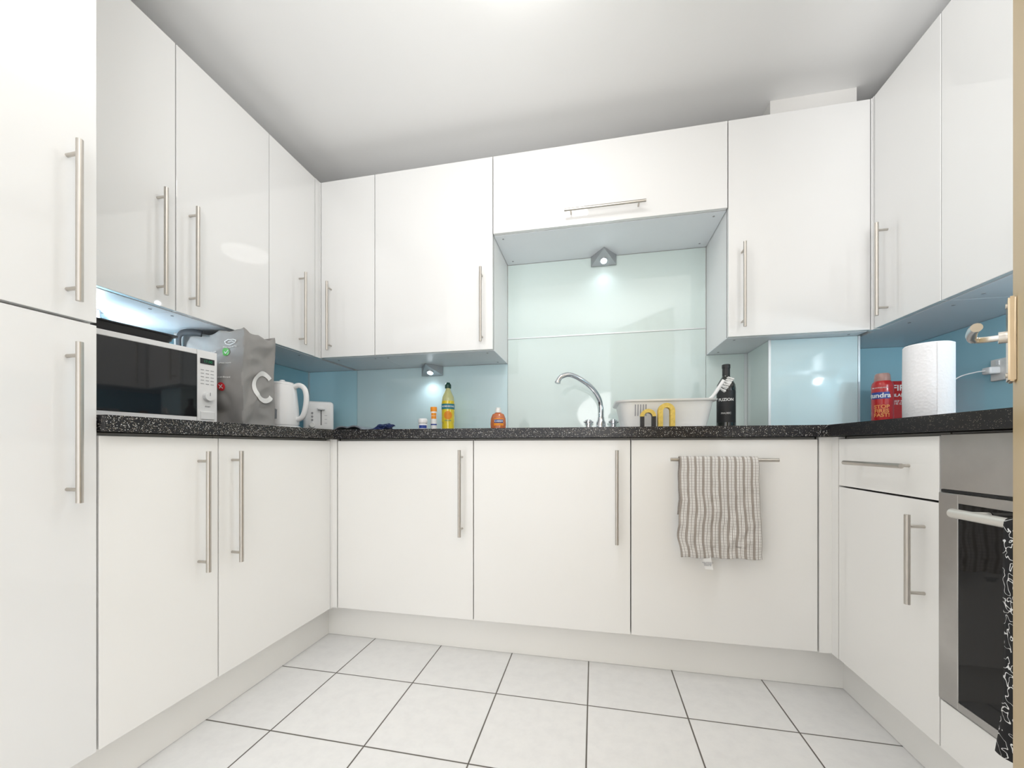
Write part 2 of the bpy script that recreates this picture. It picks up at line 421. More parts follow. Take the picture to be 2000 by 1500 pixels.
wall_cabinet('R', 1.468, 1.766, 'narrow gloss white wall cabinet in the right corner with bar handle, above the red canister', ('v', 1.695), body=(1.469, 2.105), screws=[(1.12, 1.52, U0), (1.12, 1.70, U0)])
wall_cabinet('R', .868, 1.468, 'gloss white wall cabinet above the kitchen roll with no handle in view', ('n',), screws=[(1.12, 1.42, U0), (1.12, 1.30, U0)])

# ------------------------------------------------------------------ worktop
g = G()
z0, z1 = ZU, ZT
g.box(WL+.001, XL+.02, .689, WB-.001, z0, z1)
hx0, hx1, hy0, hy1 = -.31, .0, 1.62, 1.92
g.box(XL+.02, hx0, YB-.02, WB-.001, z0, z1); g.box(hx1, XR-.02, YB-.02, WB-.001, z0, z1)
g.box(hx0, hx1, YB-.02, hy0, z0, z1); g.box(hx0, hx1, hy1, WB-.001, z0, z1)
g.box(XR-.02, WR-.001, .40, WB-.001, z0, z1)
g.prism([(XR-.0205, YB-.0205), (XR-.045, YB-.0195), (XR-.045, YB-.010), (XR-.010, YB-.010), (XR-.010, YB-.045), (XR-.0195, YB-.045)], z0+.0001, z1-.0001)
o = link('worktop', g, M['worktop']); tag(o, 'continuous black speckled worktop running round three sides above the base cabinets', 'worktop')

# ------------------------------------------------------------------ glass splashbacks
gt = 'glass splashback panels'
def splash(label, b, m, trims=()):
    o = tag(link('glass_splashback', G().box(*b, .0008), M[m]), label, 'splashback', gt)
    for t in trims: link('trim_strip', G().box(*t), M['alu'], o)
splash('glass splashback panel tinted blue as shade along the left wall behind the microwave', (WL+.0005, WL+.0065, .69, 2.10, ZT+.001, U0-.001), 'glass_shade_deep')
splash('glass splashback panel tinted blue as corner shade, in the left corner behind the toaster', (-1.688, -1.364, WB-.0065, WB-.0005, ZT+.001, U0-.001), 'glass_shade_mid', [(-1.688,-1.680,WB-.010,WB-.0068,ZT+.001,U0-.001)])
splash('glass splashback panel with light grey-blue shade tint behind the squash bottle, under the wall cabinets', (-1.362, -.458, WB-.0065, WB-.0005, ZT+.001, U0-.001), 'glass_shade_light')
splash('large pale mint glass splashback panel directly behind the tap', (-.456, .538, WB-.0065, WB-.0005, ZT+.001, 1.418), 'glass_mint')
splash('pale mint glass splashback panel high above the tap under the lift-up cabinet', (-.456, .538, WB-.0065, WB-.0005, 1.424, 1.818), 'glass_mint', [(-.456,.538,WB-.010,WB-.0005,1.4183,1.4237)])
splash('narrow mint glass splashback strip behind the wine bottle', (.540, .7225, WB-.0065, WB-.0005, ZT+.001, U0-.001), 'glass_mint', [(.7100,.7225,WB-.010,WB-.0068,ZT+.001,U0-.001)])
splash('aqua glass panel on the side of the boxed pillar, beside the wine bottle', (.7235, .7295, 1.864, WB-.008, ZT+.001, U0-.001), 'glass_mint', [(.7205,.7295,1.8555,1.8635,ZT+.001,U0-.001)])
splash('lightly shade-tinted glass panel on the front of the boxed pillar in the right corner', (.7300, 1.047, 1.8575, 1.8635, ZT+.001, U0-.001), 'glass_shade_light', [(1.0475,1.0545,1.8555,1.8635,ZT+.001,U0-.001)])
splash('glass panel tinted dark blue as shade in the recess behind the red canister', (1.048, 1.368, WB-.0065, WB-.0005, ZT+.001, U0-.001), 'glass_shade_deep')
splash('glass splashback panel tinted blue as shade on the right wall behind the kitchen roll', (WR-.0065, WR-.0005, .40, 2.098, ZT+.001, U0-.001), 'glass_shade_deep')

# ------------------------------------------------------------------ lamps
def tri_lamp(x, y, z, rz, label, e=2.2, kind='SPOT'):
    o = thing('cabinet_light', label, 'light', (x, y, z), rz, 'triangular under-cabinet lights')
    w, dp, h = .064, .095, .052
    g = G(); g.faces([(0,-dp/2,-.0002), (-w,dp/2,-.0002), (w,dp/2,-.0002), (0,-dp/2,-.006), (-w,dp/2,-h), (w,dp/2,-h)],
        [(0,1,2), (3,5,4), (0,3,4,1), (0,2,5,3), (1,4,5,2)])
    link('housing', g, M['lamp_steel'], o, local=True)
    c = Vector((0, dp*.20, -.0375)); nrm = Vector((0, -(h-.006), -dp)).normalized()
    link('bezel', G().tube([c-nrm*.004, c+nrm*.004], .020, 28), M['chrome'], o, local=True)
    link('lens', G().tube([c+nrm*.002, c+nrm*.0052], .015, 28), M['led'], o, local=True)
    ld = bpy.data.lights.new('cabinet_lamp', kind); ld.energy = e; ld.color = (.86,.94,1); ld.shadow_soft_size = .014
    if kind == 'SPOT': ld.spot_size = math.radians(155); ld.spot_blend = .9
    lo = bpy.data.objects.new('light_source', ld); C.objects.link(lo); lo.parent = o
    lo.location = c + nrm*(.012 if kind == 'SPOT' else .024) + Vector((0,0 if kind == 'SPOT' else -.012,0))
    lo.rotation_euler = (nrm*-1).to_track_quat('Z', 'Y').to_euler()
    return o
tri_lamp(.049, 2.045, 1.820, 0, 'steel triangular spotlight lit under the lift-up cabinet above the tap', .9)
tri_lamp(-.889, 2.045, U0, 0, 'steel triangular spotlight lit under the wide wall cabinet above the squash bottle', 2.0)
tri_lamp(-1.635, 1.00, U0, PI/2, 'steel triangular spotlight under the wall cabinet above the microwave', 2.6, 'POINT')
tri_lamp(1.315, 1.02, U0, -PI/2, 'added out-of-view triangular fill lamp under the right-hand wall cabinet, above the open door handle', 3, 'POINT')  # added lamp, out of view, brightens the right-hand run
# ceiling lamp
LX, LY = -.19, 1.06
o = thing('ceiling_light', 'round opal ceiling light at the top edge of the view', 'light', (LX, LY, CE))
link('base_ring', G().lathe([(0,-.0002),(.160,-.0002),(.160,-.016),(.154,-.018),(0,-.018)], (LX,LY,CE), 48), M['white_pl'], o)
link('diffuser', G().lathe([(.152,-.018),(.150,-.028),(.138,-.040),(.10,-.050),(.05,-.054),(0,-.055)], (LX,LY,CE), 48), M['lamp'], o)

# ------------------------------------------------------------------ oven
o = thing('built_in_oven', 'stainless steel built-in oven with dark glass door, beside the drawer cabinet', 'oven', (XR+.3, .79, ZD))
g = G(); g.box(XR+.022, XR+.56, .492, 1.084, ZD, ZU-.002); link('housing', g, M['carcass_base'], o)
link('lower_panel', G().box(XR, XR+.019, .492, 1.085, ZD+.001, .262, .001), M['gloss_base'], o)
link('control_panel', G().box(XR-.001, XR+.02, .492, 1.084, .742, ZU-.006, .002), M['oven_steel'], o)
g = G(); y0_, y1_ = .492, 1.084
g.box(XR-.005, XR+.018, y1_-.050, y1_, .268, .735, .002); g.box(XR-.005, XR+.018, y0_, y0_+.050, .268, .735, .002)
g.box(XR-.005, XR+.018, y0_+.050, y1_-.050, .715, .735); g.box(XR-.005, XR+.018, y0_+.050, y1_-.050, .268, .285)
dr = link('door', g, M['oven_steel'], o)
link('door_glass', G().box(XR-.004, XR+.012, y0_+.0505, y1_-.0505, .2855, .7145), M['oven_glass'], dr)
g = G(); g.tube([(XR-.048, .53, .700), (XR-.048, .990, .700)], .0095, 20)
for yy in (.56, .965): g.tube([(XR-.048, yy, .700), (XR-.005, yy, .700)], .007, 12)
link('handle', g, mat('satin_steel', (.78,.76,.72), .4, metal=.7, var=.02), dr)
link('seal', G().box(XR, XR+.018, .493, 1.083, .7355, .7415), M['seal'], o)

# ------------------------------------------------------------------ cloths
def cloth(name, mapf, us, path, wavef, m, label, cat):
    g = G(); uvl = g.bm.loops.layers.uv.new('UVMap'); nu = len(us); rows = []
    L = [0]
    for a, b in zip(path, path[1:]): L.append(L[-1]+math.dist(a, b))
    for j, (d, z) in enumerate(path):
        rows.append([g.bm.verts.new(mapf(u, d, z, L[j]/L[-1])) for u in us])
    for j in range(len(path)-1):
        for i in range(nu-1):
            f = g.bm.faces.new((rows[j][i], rows[j][i+1], rows[j+1][i+1], rows[j+1][i]))
            for lp, (a, b) in zip(f.loops, ((i,j),(i+1,j),(i+1,j+1),(i,j+1))): lp[uvl].uv = (a/(nu-1), L[b]/L[-1])
    o = link(name, g, m, sharp=180); tag(o, label, cat)
    md = o.modifiers.new('thick', 'SOLIDIFY'); md.thickness = .0015; md.offset = 0
    return o
path = [(.0115, .60 + .19*k/14) for k in range(15)]
path += [(.0115*math.cos(a), .793+.0115*math.sin(a)) for a in [PI*q/8 for q in range(1, 8)]]
path += [(-.0115, .79-.332*k/70) for k in range(71)]
def tmap(u, d, z, t):
    front_ = d < 0
    k = max(0, (.793-z)/.33)
    x = .290 + u*(.246 + .014*k) - .004*k + .007*math.sin(31*z+3*u)*k*(1-u) + .003*noise.noise(Vector((u*3, z*20, 2)))
    amp = (.0015+.0060*min(1,k*1.4)) if front_ else .002
    cr = 1-abs(noise.noise(Vector((u*4+z*6, z*11-u*3, 1.3))))*2.4
    cr2 = 1-abs(noise.noise(Vector((u*9-z*9, z*20+u*5, 8.3))))*2.4
    w = .25*math.sin(u*12+2.2*math.sin(z*9)+.5) + .6*cr + .45*cr2
    y = 1.472 + d - (amp*(.6+w) if front_ else amp*w*.3)
    if front_ and k > .9: z += .012*u*(k-.5) + .002*math.sin(u*19)
    return Vector((x, y, z))
us = [i/90 for i in range(91)]
tw = cloth('tea_towel', tmap, us, path, None, M['towel'], 'creased beige and white striped tea towel hanging over the horizontal cabinet handle', 'towel')
g = G()
vs = []
for j in range(5):
    for i in range(3):
        vs.append(g.bm.verts.new((.362+.013*i+.002*j, 1.453+.001*math.sin(j), .466-.011*j)))
for j in range(4):
    for i in range(2): g.bm.faces.new((vs[j*3+i], vs[j*3+i+1], vs[j*3+i+4], vs[j*3+i+3]))
tg = link('care_tag', g, M['white_ink'], tw)
text('60% COTTON\n40% LINEN\nWASH 40', .0055, lambda u, v, w: (.378+u, 1.4518-w, .440+v), M['grey_ink'], tg)
HX = XR-.048
path = [(.0115, .55 + .148*k/8) for k in range(9)] + [(.0115*math.cos(a), .700+.0115*math.sin(a)) for a in [PI*q/8 for q in range(1, 8)]] + [(-.0115, .698-.405*k/40) for k in range(41)]
def omap(u, d, z, t):
    k = max(0, (.70-z)/.4); fr = d < 0
    y = .615 + u*(.254 + .010*math.sin(z*10)*k)
    amp = (.002+.006*k) if fr else .001
    w = math.sin(u*20+z*4)*.6+.5*noise.noise(Vector((u*6, z*9, 7)))
    return Vector((HX + d - amp*(.8+w) if fr else HX+d, y, z))
cloth('oven_towel', omap, [i/50 for i in range(51)], path, None, M['btowel'], 'black towel with white scribbled pattern hanging over the oven handle', 'towel')

# ------------------------------------------------------------------ open door at the right
F = Vector((.62, .74, 0)); dd = Vector((.6, .8, 0)); nn = Vector((-.8, .6, 0))
g = G()
a = F; b_ = F-dd*.76; c_ = b_-nn*.04; e_ = F-nn*.04
g.prism([(a.x,a.y), (b_.x,b_.y), (c_.x,c_.y), (e_.x,e_.y)], .006, 1.985)
leaf = struct('door_1', g, M['doorleaf'])
def ploc(t, n_, z): v = F-dd*t+nn*n_; return Vector((v.x, v.y, z))
g = G()
pl = [ploc(.028,.0005,0), ploc(.068,.0005,0), ploc(.068,.008,0), ploc(.028,.008,0)]
g.prism([(v.x, v.y) for v in pl], .930, 1.050)
bmesh.ops.bevel(g.bm, geom=list(g.bm.edges), offset=.002, segments=2, affect='EDGES')
bp = link('back_plate', g, M['brass'], leaf)
g = G()
g.tube([ploc(.048,.008,.996), ploc(.048,.016,.996)], .0085, 20)
pts = catmull([ploc(.048,.014,.996), ploc(.048,.030,.996), ploc(.054,.040,.997), ploc(.075,.042,.999), ploc(.105,.041,1.0), ploc(.135,.038,.999)], 6)
g.tube(pts, [.0045]*12+[.0052]*6+[.006]*(len(pts)-18), 16)
link('door_handle', g, M['satin'], leaf)
for zz in (.940, 1.040): link('screw', G().tube([ploc(.048,.0078,zz), ploc(.048,.0095,zz)], .0035, 12), M['steel'], leaf)

# ------------------------------------------------------------------ sink and tap
o = thing('sink', 'stainless steel inset sink with drainer beneath the tap', 'sink', (.08, 1.8, ZT))
g = G(); zs = ZT+.0005; zt = ZT+.004
X0, X1, Y0, Y1 = -.34, .50, 1.575, 2.06
bx0, bx1, by0, by1 = hx0+.004, hx1-.004, hy0+.004, hy1-.004
g.box(X0, bx0, Y0, Y1, zs, zt); g.box(bx1, X1, Y0, Y1, zs, zt); g.box(bx0, bx1, Y0, by0, zs, zt); g.box(bx0, bx1, by1, Y1, zs, zt)
link('rim', g, M['chrome'], o)
g = G(); zb = ZT-.155
g.box(bx0, bx0+.002, by0, by1, zb, zt-.001); g.box(bx1-.002, bx1, by0, by1, zb, zt-.001)
g.box(bx0, bx1, by0, by0+.002, zb, zt-.001); g.box(bx0, bx1, by1-.002, by1, zb, zt-.001); g.box(bx0, bx1, by0, by1, zb-.002, zb)
link('bowl', g, M['chrome'], o)
TX, TY = .034, 2.0; tz = zt
o = thing('kitchen_tap', 'chrome mixer tap with tall curved swan-neck spout behind the sink', 'tap', (TX, TY, tz))
g = G(); g.box(TX-.075, TX+.075, TY-.022, TY+.022, tz, tz+.022, .008, 3); g.lathe([(0,.018),(.024,.018),(.022,.045),(.017,.055),(.015,.07),(0,.07)], (TX,TY,tz), 28)
link('tap_body', g, M['chrome'], o)
sp = catmull([(TX,TY,tz+.06), (.034,2.0,1.03), (.024,1.99,1.075), (-.008,1.965,1.122), (-.060,1.93,1.160), (-.112,1.90,1.180), (-.149,1.885,1.170), (-.165,1.88,1.150), (-.168,1.878,1.138)], 7)
link('spout', G().tube(sp, [.0130 if i < 8 else .0118 for i in range(len(sp)-6)]+[.0135]*6, 18), M['chrome'], o)
for s_ in (-1, 1):
    g = G(); x = TX+.060*s_
    g.lathe([(0,.021),(.014,.021),(.014,.034),(.018,.038),(.018,.052),(.012,.058),(0,.058)], (x,TY,tz), 20)
    for q in range(4):
        a = q*PI/2+.4; g.tube([(x,TY,tz+.046), (x+.024*math.cos(a), TY+.024*math.sin(a), tz+.046)], .0045, 8)
    link('tap_handle', g, M['chrome'], o)

# ------------------------------------------------------------------ dish rack, brush, sponges
def rrect(cx, cy, hw, hd, r, n=6):
    out = []
    for (sx_, sy_, a0) in ((1,1,0), (-1,1,PI/2), (-1,-1,PI), (1,-1,1.5*PI)):
        for k in range(n+1):
            a = a0+PI/2*k/n; out.append((cx+sx_*(hw-r)+r*math.cos(a), cy+sy_*(hd-r)+r*math.sin(a)))
    return out
def loft(g, rings, cap0=True, cap1=False):
    prev = None; first = None
    for ring in rings:
        vs = [g.bm.verts.new(p) for p in ring]
        if prev:
            n = len(vs)
            for k in range(n): g.bm.faces.new((prev[k], prev[(k+1)%n], vs[(k+1)%n], vs[k]))
        else: first = vs
        prev = vs
    if cap0: g.bm.faces.new(first[::-1])
    if cap1: g.bm.faces.new(prev)
    return g
rx, ry = .277, 1.785; rz = zt+.001
o = thing('dish_rack', 'cream plastic dish drainer tub on the sink drainer, left of the wine bottle', 'dish rack', (rx, ry, rz))
def rr(hw, hd, r, z): return [(x, y, rz+z) for x, y in rrect(rx, ry, hw, hd, r)]
g = loft(G(), [rr(.150,.125,.03,0), rr(.158,.133,.035,.01), rr(.176,.150,.04,.098), rr(.190,.163,.05,.102), rr(.192,.165,.05,.108), rr(.176,.150,.04,.110), rr(.170,.146,.04,.104), rr(.154,.130,.035,.014), rr(.146,.122,.03,.006)], True, True)
link('tub', g, M['cream_pl'], o)
g = G()
for k in range(7):
    xx = rx-.13+.04*k; g.tube(catmull([(xx, ry-.10, rz+.012), (xx, ry-.09, rz+.05), (xx, ry-.06, rz+.075), (xx, ry-.03, rz+.05), (xx, ry-.02, rz+.012)], 4), .003, 8)
link('plate_holder', g, M['cream_pl'], o)
def wall_y(z): return ry-.133-(.017)*((z-.01)/.088)
for k in range(5):
    xx = rx-.118+.010*k
    link('slot', G().faces([(xx, wall_y(.045)-.0012, rz+.045), (xx+.004, wall_y(.045)-.0012, rz+.045), (xx+.004, wall_y(.090)-.0012, rz+.090), (xx, wall_y(.090)-.0012, rz+.090)], [(0,1,2,3)]), M['grey_ink'], o)
o = thing('dish_brush', 'white dish brush leaning out of the dish drainer in front of the wine bottle', 'brush', (.40, 1.70, rz+.02))
link('brush_handle', G().tube(catmull([(.360,1.70,rz+.055), (.42,1.695,rz+.098), (.455,1.69,rz+.118), (.480,1.686,1.070), (.497,1.684,1.098)], 5), [.006]*12+[.007]*9, 12), M['white_pl'], o)
g = G()
hd_dir = Vector((.017,-.002,.028)).normalized()
for i in range(6):
    for j in range(3):
        p = Vector((.484,1.686,1.066))+hd_dir*(i*.010)+Vector((0,(j-1)*.008,0))
        for q in range(3):
            dv = (Vector((.80,0,-.45))+Vector((random.uniform(-.2,.2), random.uniform(-.3,.3), random.uniform(-.2,.2)))).normalized()
            g.tube([p, p+dv*.022], [.0016,.0026], 6)
link('bristles', g, M['white_ink'], o)
def arch(name, x, y, w, h, th, dp, m, label, cat):
    g = G()
    n = 14; z = zt+.001
    outer = [(x-w, z)] + [(x-w*math.cos(PI*k/n), z+h-w+w*math.sin(PI*k/n)) for k in range(n+1)] + [(x+w, z)]
    wi = w-th
    inner = [(x+wi, z)] + [(x+wi*math.cos(PI*k/n), z+h-w+wi*math.sin(PI*k/n)) for k in range(n+1)] + [(x-wi, z)]
    lo = [g.bm.verts.new((px, y-dp/2, pz)) for px, pz in outer+inner]; hi = [g.bm.verts.new((px, y+dp/2, pz)) for px, pz in outer+inner]
    N = len(lo); no = len(outer)
    for k in range(N): g.bm.faces.new((lo[k], lo[(k+1)%N], hi[(k+1)%N], hi[k]))
    for k in range(no-1):
        for L_ in (lo, hi): g.bm.faces.new((L_[k], L_[k+1], L_[N-2-k], L_[N-1-k]))
    o = link(name, g, m); return tag(o, label, cat, 'arched sponges by the dish drainer')
arch('sponge', .268, 1.590, .030, .088, .017, .026, M['sponge'], 'yellow sponge bent into a tall arch in front of the dish drainer', 'sponge')
o = arch('sponge', .202, 1.590, .028, .066, .014, .026, M['dark'], 'small dark sponge bent in an arch with yellow crown, left of the yellow arch', 'sponge')
g = G()
n=12; yy=1.590
vsA=[(.202-.0285*math.cos(PI*k/n), zt+.001+.038+.0285*math.sin(PI*k/n)) for k in range(n+1)]
vsB=[(.202-.015*math.cos(PI*k/n), zt+.001+.038+.015*math.sin(PI*k/n)) for k in range(n+1)]
A=[g.bm.verts.new((p[0],yy-.0135,p[1])) for p in vsA]; Bv=[g.bm.verts.new((p[0],yy-.0135,p[1])) for p in vsB]; A2=[g.bm.verts.new((p[0],yy+.0135,p[1])) for p in vsA]
for k in range(n):
    g.bm.faces.new((A[k],A[k+1],Bv[k+1],Bv[k])); g.bm.faces.new((A[k],A[k+1],A2[k+1],A2[k]))
link('crown', g, M['sponge'], o)

# ------------------------------------------------------------------ bottles
def facing(x, y): return math.atan2(-y, -x)
x, y = .5545, 1.85; z = ZT+.001
o = thing('wine_bottle', 'dark wine bottle with black label behind the white dish brush', 'bottle', (x,y,z))
link('bottle_body', G().lathe([(0,.004),(.020,0),(.034,0),(.0375,.004),(.0375,.175),(.035,.192),(.026,.210),(.0165,.224),(.0145,.232),(0,.232)], (x,y,z), 36), M['wine'], o)
link('capsule', G().lathe([(.0150,.225),(.0150,.262),(.0165,.263),(.0165,.277),(.014,.279),(0,.279)], (x,y,z), 28), M['dark'], o)
fm = cyl_map(x, y, .0378, z, facing(x,y))
lb = link('label_paper', patch(fm, -.045, .045, .03, .165), M['wine_label'], o)
text('FUZION', .0165, lambda u,v,w: fm(u, v+.125, w), M['white_ink'], lb, bold=.0003)
text('MALBEC', .0105, lambda u,v,w: fm(u, v+.068, w), M['white_ink'], lb)
# squash
x, y = -.756, 1.988
o = thing('squash_bottle', 'yellow squash bottle with dark green cap on the worktop under the wall cabinets', 'bottle', (x,y,z))
link('bottle_body', G().lathe([(0,.003),(.026,0),(.032,.004),(.033,.02),(.0315,.075),(.033,.14),(.033,.168),(0,.168)], (x,y,z), 32), M['squash'], o)
link('bottle_neck', G().lathe([(.033,.168),(.030,.190),(.020,.212),(.0125,.228),(.0120,.236),(0,.236)], (x,y,z), 32), M['clear'], o)
link('cap', G().lathe([(.0155,.236),(.0165,.237),(.0165,.254),(.012,.260),(.009,.266),(0,.266)], (x,y,z), 24), M['green_cap'], o)
ph = facing(x,y); fm = cyl_map(x, y, .0337, z, ph)
lb = link('label_paper', patch(fm, -.048, .048, .055, .160), M['squash'], o)
link('label_picture', disc_patch(fm, 0, .092, 0, .022, .0008), M['orange'], lb)
link('label_band', patch(fm, -.048, .048, .124, .152, w=.0006), M['teal'], lb)
text('ROBINSONS', .0125, lambda u,v,w: fm(u, v+.138, w+.0008), M['white_ink'], lb, bold=.0003)
text('ORANGE', .0080, lambda u,v,w: fm(u, v+.064, w+.0008), M['teal'], lb)
# white and orange tube
x, y = -.751, 1.785
o = thing('tablet_tube', 'slim white and orange tube standing in front of the squash bottle', 'tube', (x,y,z))
link('tube_body', G().lathe([(0,0),(.0145,0),(.015,.003),(.015,.095),(0,.095)], (x,y,z), 24), M['white_pl'], o)
link('cap', G().lathe([(.0155,.095),(.0157,.114),(.014,.117),(0,.117)], (x,y,z), 24), M['orange'], o)
fm = cyl_map(x, y, .0153, z, facing(x,y))
lb = link('label_paper', patch(fm, -.013, .013, .060, .088), M['orange'], o)
text('VITAMIN C', .0052, lambda u,v,w: fm(u, v+.074, w+.0003), M['white_ink'], lb)
link('label_band', patch(fm, -.018, .018, .030, .036), M['blue_ink'], o)
# white jar
x, y = -.775, 1.715
o = thing('small_jar', 'small squat white jar left of the orange and white tube', 'jar', (x,y,z))
link('jar_body', G().lathe([(0,0),(.018,0),(.0205,.004),(.0205,.030),(.018,.035),(0,.035)], (x,y,z), 24), M['white_pl'], o)
link('lid', G().lathe([(.0205,.0355),(.0210,.037),(.0210,.052),(.018,.057),(0,.058)], (x,y,z), 24), M['white_pl'], o)
fm = cyl_map(x, y, .0207, z, facing(x,y)); link('label_band', patch(fm, -.02, .02, .012, .026), M['blue_ink'], o)
# hand soap
x, y = -.425, 1.75
o = thing('soap_bottle', 'small amber hand soap bottle with clear cap on the worktop left of the tap', 'soap', (x,y,z))
link('bottle_body', G().lathe([(0,.002),(.028,0),(.034,.004),(.036,.03),(.034,.055),(.026,.074),(.014,.081),(0,.081)], (x,y,z), 32, 1, .7), M['soap'], o)
link('cap', G().lathe([(.013,.081),(.014,.082),(.014,.094),(.011,.095),(.011,.104),(0,.105)], (x,y,z), 24), M['cream_pl'], o)
def sm(u,v,w):
    a = facing(x,y)+u/.033; return (x+(.0368+w)*math.cos(a), y+(.0368*.7+w)*math.sin(a), z+v)
lb = link('label_paper', patch(sm, -.021, .021, .022, .054), M['orange'], o)
link('label_band', patch(sm, -.019, .019, .034, .049, w=.0006), M['blue_ink'], lb)
text('CAREX', .011, lambda u,v,w: sm(u, v+.0415, w+.001), M['white_ink'], lb, bold=.0002)
# red fire spray
x, y = 1.068, 1.752
o = thing('fire_extinguisher_spray', 'red fire extinguishing spray can standing in the right corner', 'spray can', (x,y,z))
link('can_body', G().lathe([(0,.003),(.027,0),(.0305,.003),(.0320,.008),(.0320,.155),(.030,.166),(.024,.174),(0,.174)], (x,y,z), 36), M['red_can'], o)
link('cap', G().lathe([(.023,.172),(.024,.180),(.022,.198),(.018,.203),(0,.204)], (x,y,z), 28), mat('pale_cap', (.45,.27,.24), .35, var=.05), o)
ph = facing(x,y)-.25; fm = cyl_map(x, y, .0323, z, ph)
link('label_band', patch(fm, -.030, .030, .106, .131), M['blue_ink'], o)
text('tundra', .0245, lambda u,v,w: fm(u, v+.118, w+.0004), M['white_ink'], o, bold=.0006)
text('FIRE EXTINGUISHER', .0055, lambda u,v,w: fm(u, v+.147, w+.0004), M['white_ink'], o)
text('STOP\nFIRES\nFAST!', .0185, lambda u,v,w: fm(u+.006, v+.060, w+.0004), M['orange_ink'], o, bold=.0004)
# fire blanket pack
o = thing('fire_blanket_pack', 'flat red fire blanket pack leaning behind the kitchen roll', 'fire blanket', (1.275, 1.95, z))
link('pack', G().box(1.208, 1.350, 1.935, 1.965, z, z+.20, .003), M['red_can'], o)
text('FIRE', .034, lambda u,v,w: (1.214+u, 1.9345-w, z+.170+v), M['white_ink'], o, align='LEFT', bold=.0006)
text('BLANKET', .018, lambda u,v,w: (1.214+u, 1.9345-w, z+.140+v), M['white_ink'], o, align='LEFT', bold=.0004)
text('KEEP NEAR\nTHE EXIT', .012, lambda u,v,w: (1.214+u, 1.9345-w, z+.110+v), M['white_ink'], o, align='LEFT')
# kitchen roll
x, y = .952, 1.376
o = thing('kitchen_roll', 'white kitchen roll standing on the right-hand worktop', 'kitchen roll', (x,y,z))
def quilt():
    m, nt, b = nodes_of('quilted_paper'); b.inputs['Base Color'].default_value = (.90,.90,.92,1); b.inputs['Roughness'].default_value = .95
    tc = nt.nodes.new('ShaderNodeTexCoord'); v = nt.nodes.new('ShaderNodeTexVoronoi'); v.inputs['Scale'].default_value = 130
    nt.links.new(tc.outputs['Object'], v.inputs['Vector'])
    bp = nt.nodes.new('ShaderNodeBump'); bp.inputs['Strength'].default_value = .35; bp.inputs['Distance'].default_value = .002
    nt.links.new(v.outputs['Distance'], bp.inputs['Height']); nt.links.new(bp.outputs['Normal'], b.inputs['Normal']); return m
link('paper_roll', G().lathe([(.022,0),(.0515,0),(.0535,.003),(.0540,.11),(.0530,.219),(.050,.2225),(.022,.2225),(.022,0)], (x,y,z), 64), quilt(), o)
link('core', G().lathe([(.0195,.001),(.0215,.001),(.0215,.222),(.0195,.222),(.0195,.001)], (x,y,z), 32), M['card'], o)
a0 = facing(x,y)+.9
g = patch(cyl_map(x, y, .0546, z, a0), -.03, .03, .002, .220, 10, 8); link('loose_sheet', g, M['paper'], o)
# socket, plug and cable on the right wall
o = thing('wall_socket', 'white wall socket on the splashback glass beside the door handle', 'socket', (WR-.007, 1.655, 1.08))
link('face_plate', G().box(WR-.0155, WR-.0068, 1.56, 1.700, 1.065, 1.140, .003), M['cream_pl'], o)
for yy in (1.59, 1.665):
    link('switch', G().box(WR-.019, WR-.0157, yy, yy+.012, 1.118, 1.134, .001), M['white_pl'], o)
px_ = WR-.0158
o = thing('charger', 'white plug charger with a thin drooping white cable in the wall socket', 'charger', (px_, 1.675, 1.09))
link('plug', G().box(px_-.032, px_, 1.660, 1.692, 1.088, 1.112, .005, 3), M['white_pl'], o)
link('cable', G().tube(catmull([(px_-.032,1.676,1.100), (px_-.052,1.69,1.098), (px_-.085,1.71,1.085), (px_-.105,1.73,1.05), (px_-.112,1.735,1.0), (px_-.105,1.735,.95), (px_-.08,1.73,.916), (px_-.03,1.70,.9135)], 8), .0020, 8), M['white_pl'], o)

# ------------------------------------------------------------------ microwave (local: front faces -Y, width along X)
ang = math.radians(81.4)
o = thing('microwave', 'white microwave oven with black glass door on the left worktop', 'microwave', (-1.497, .9706, ZT), ang)
W, D = .225, .153; B0, B1 = .012, .260
g = G(); g.box(-W, W, -D+.022, D, B0, B1, .004)
for sx_ in (-1,1):
    for sy_ in (-1,1): g.tube([(sx_*.19, sy_*.11, 0.0008), (sx_*.19, sy_*.11, B0+.002)], .012, 12)
link('body', g, M['white_pl'], o, local=True)
xs = W-.066
g = G()
g.box(-W, xs, -D, -D+.021, B1-.017, B1, .002); g.box(-W, xs, -D, -D+.021, B0, B0+.018, .002)
g.box(-W, -W+.018, -D, -D+.021, B0+.018, B1-.017)
dr = link('door', g, M['white_pl'], o, local=True)
link('door_glass', G().box(-W+.0185, xs, -D-.001, -D+.018, B0+.0185, B1-.0175, .001), M['black_glass'], dr, local=True)
cp = link('control_panel', G().box(xs+.001, W, -D, -D+.021, B0, B1, .002), M['white_pl'], o, local=True)
cxk, czk = xs+.034, B0+.090
link('display', G().box(xs+.010, W-.010, -D-.0015, -D+.002, B1-.046, B1-.027), M['black_glass'], cp, local=True)
text('17:50', .013, lambda u,v,w: (cxk+u, -D-.0016-w, B1-.037+v), M['green_led'], cp, local=True)
for i in range(3):
    for j in range(5):
        link('button', G().box(xs+.012+.016*i, xs+.022+.016*i, -D-.001, -D+.001, B1-.068-.012*j, B1-.0660-.012*j), M['grey_ink'], cp, local=True)
link('dial', G().tube([(cxk,-D-.014,czk), (cxk,-D,czk)], [.0150,.0165], 32), M['white_pl'], cp, local=True)
link('dial_mark', G().box(cxk-.001, cxk+.001, -D-.0148, -D-.0135, czk+.002, czk+.013), M['grey_ink'], cp, local=True)
link('door_release', G().box(xs+.010, W-.010, -D-.003, -D+.001, B0+.010, B0+.038, .002), M['white_pl'], cp, local=True)
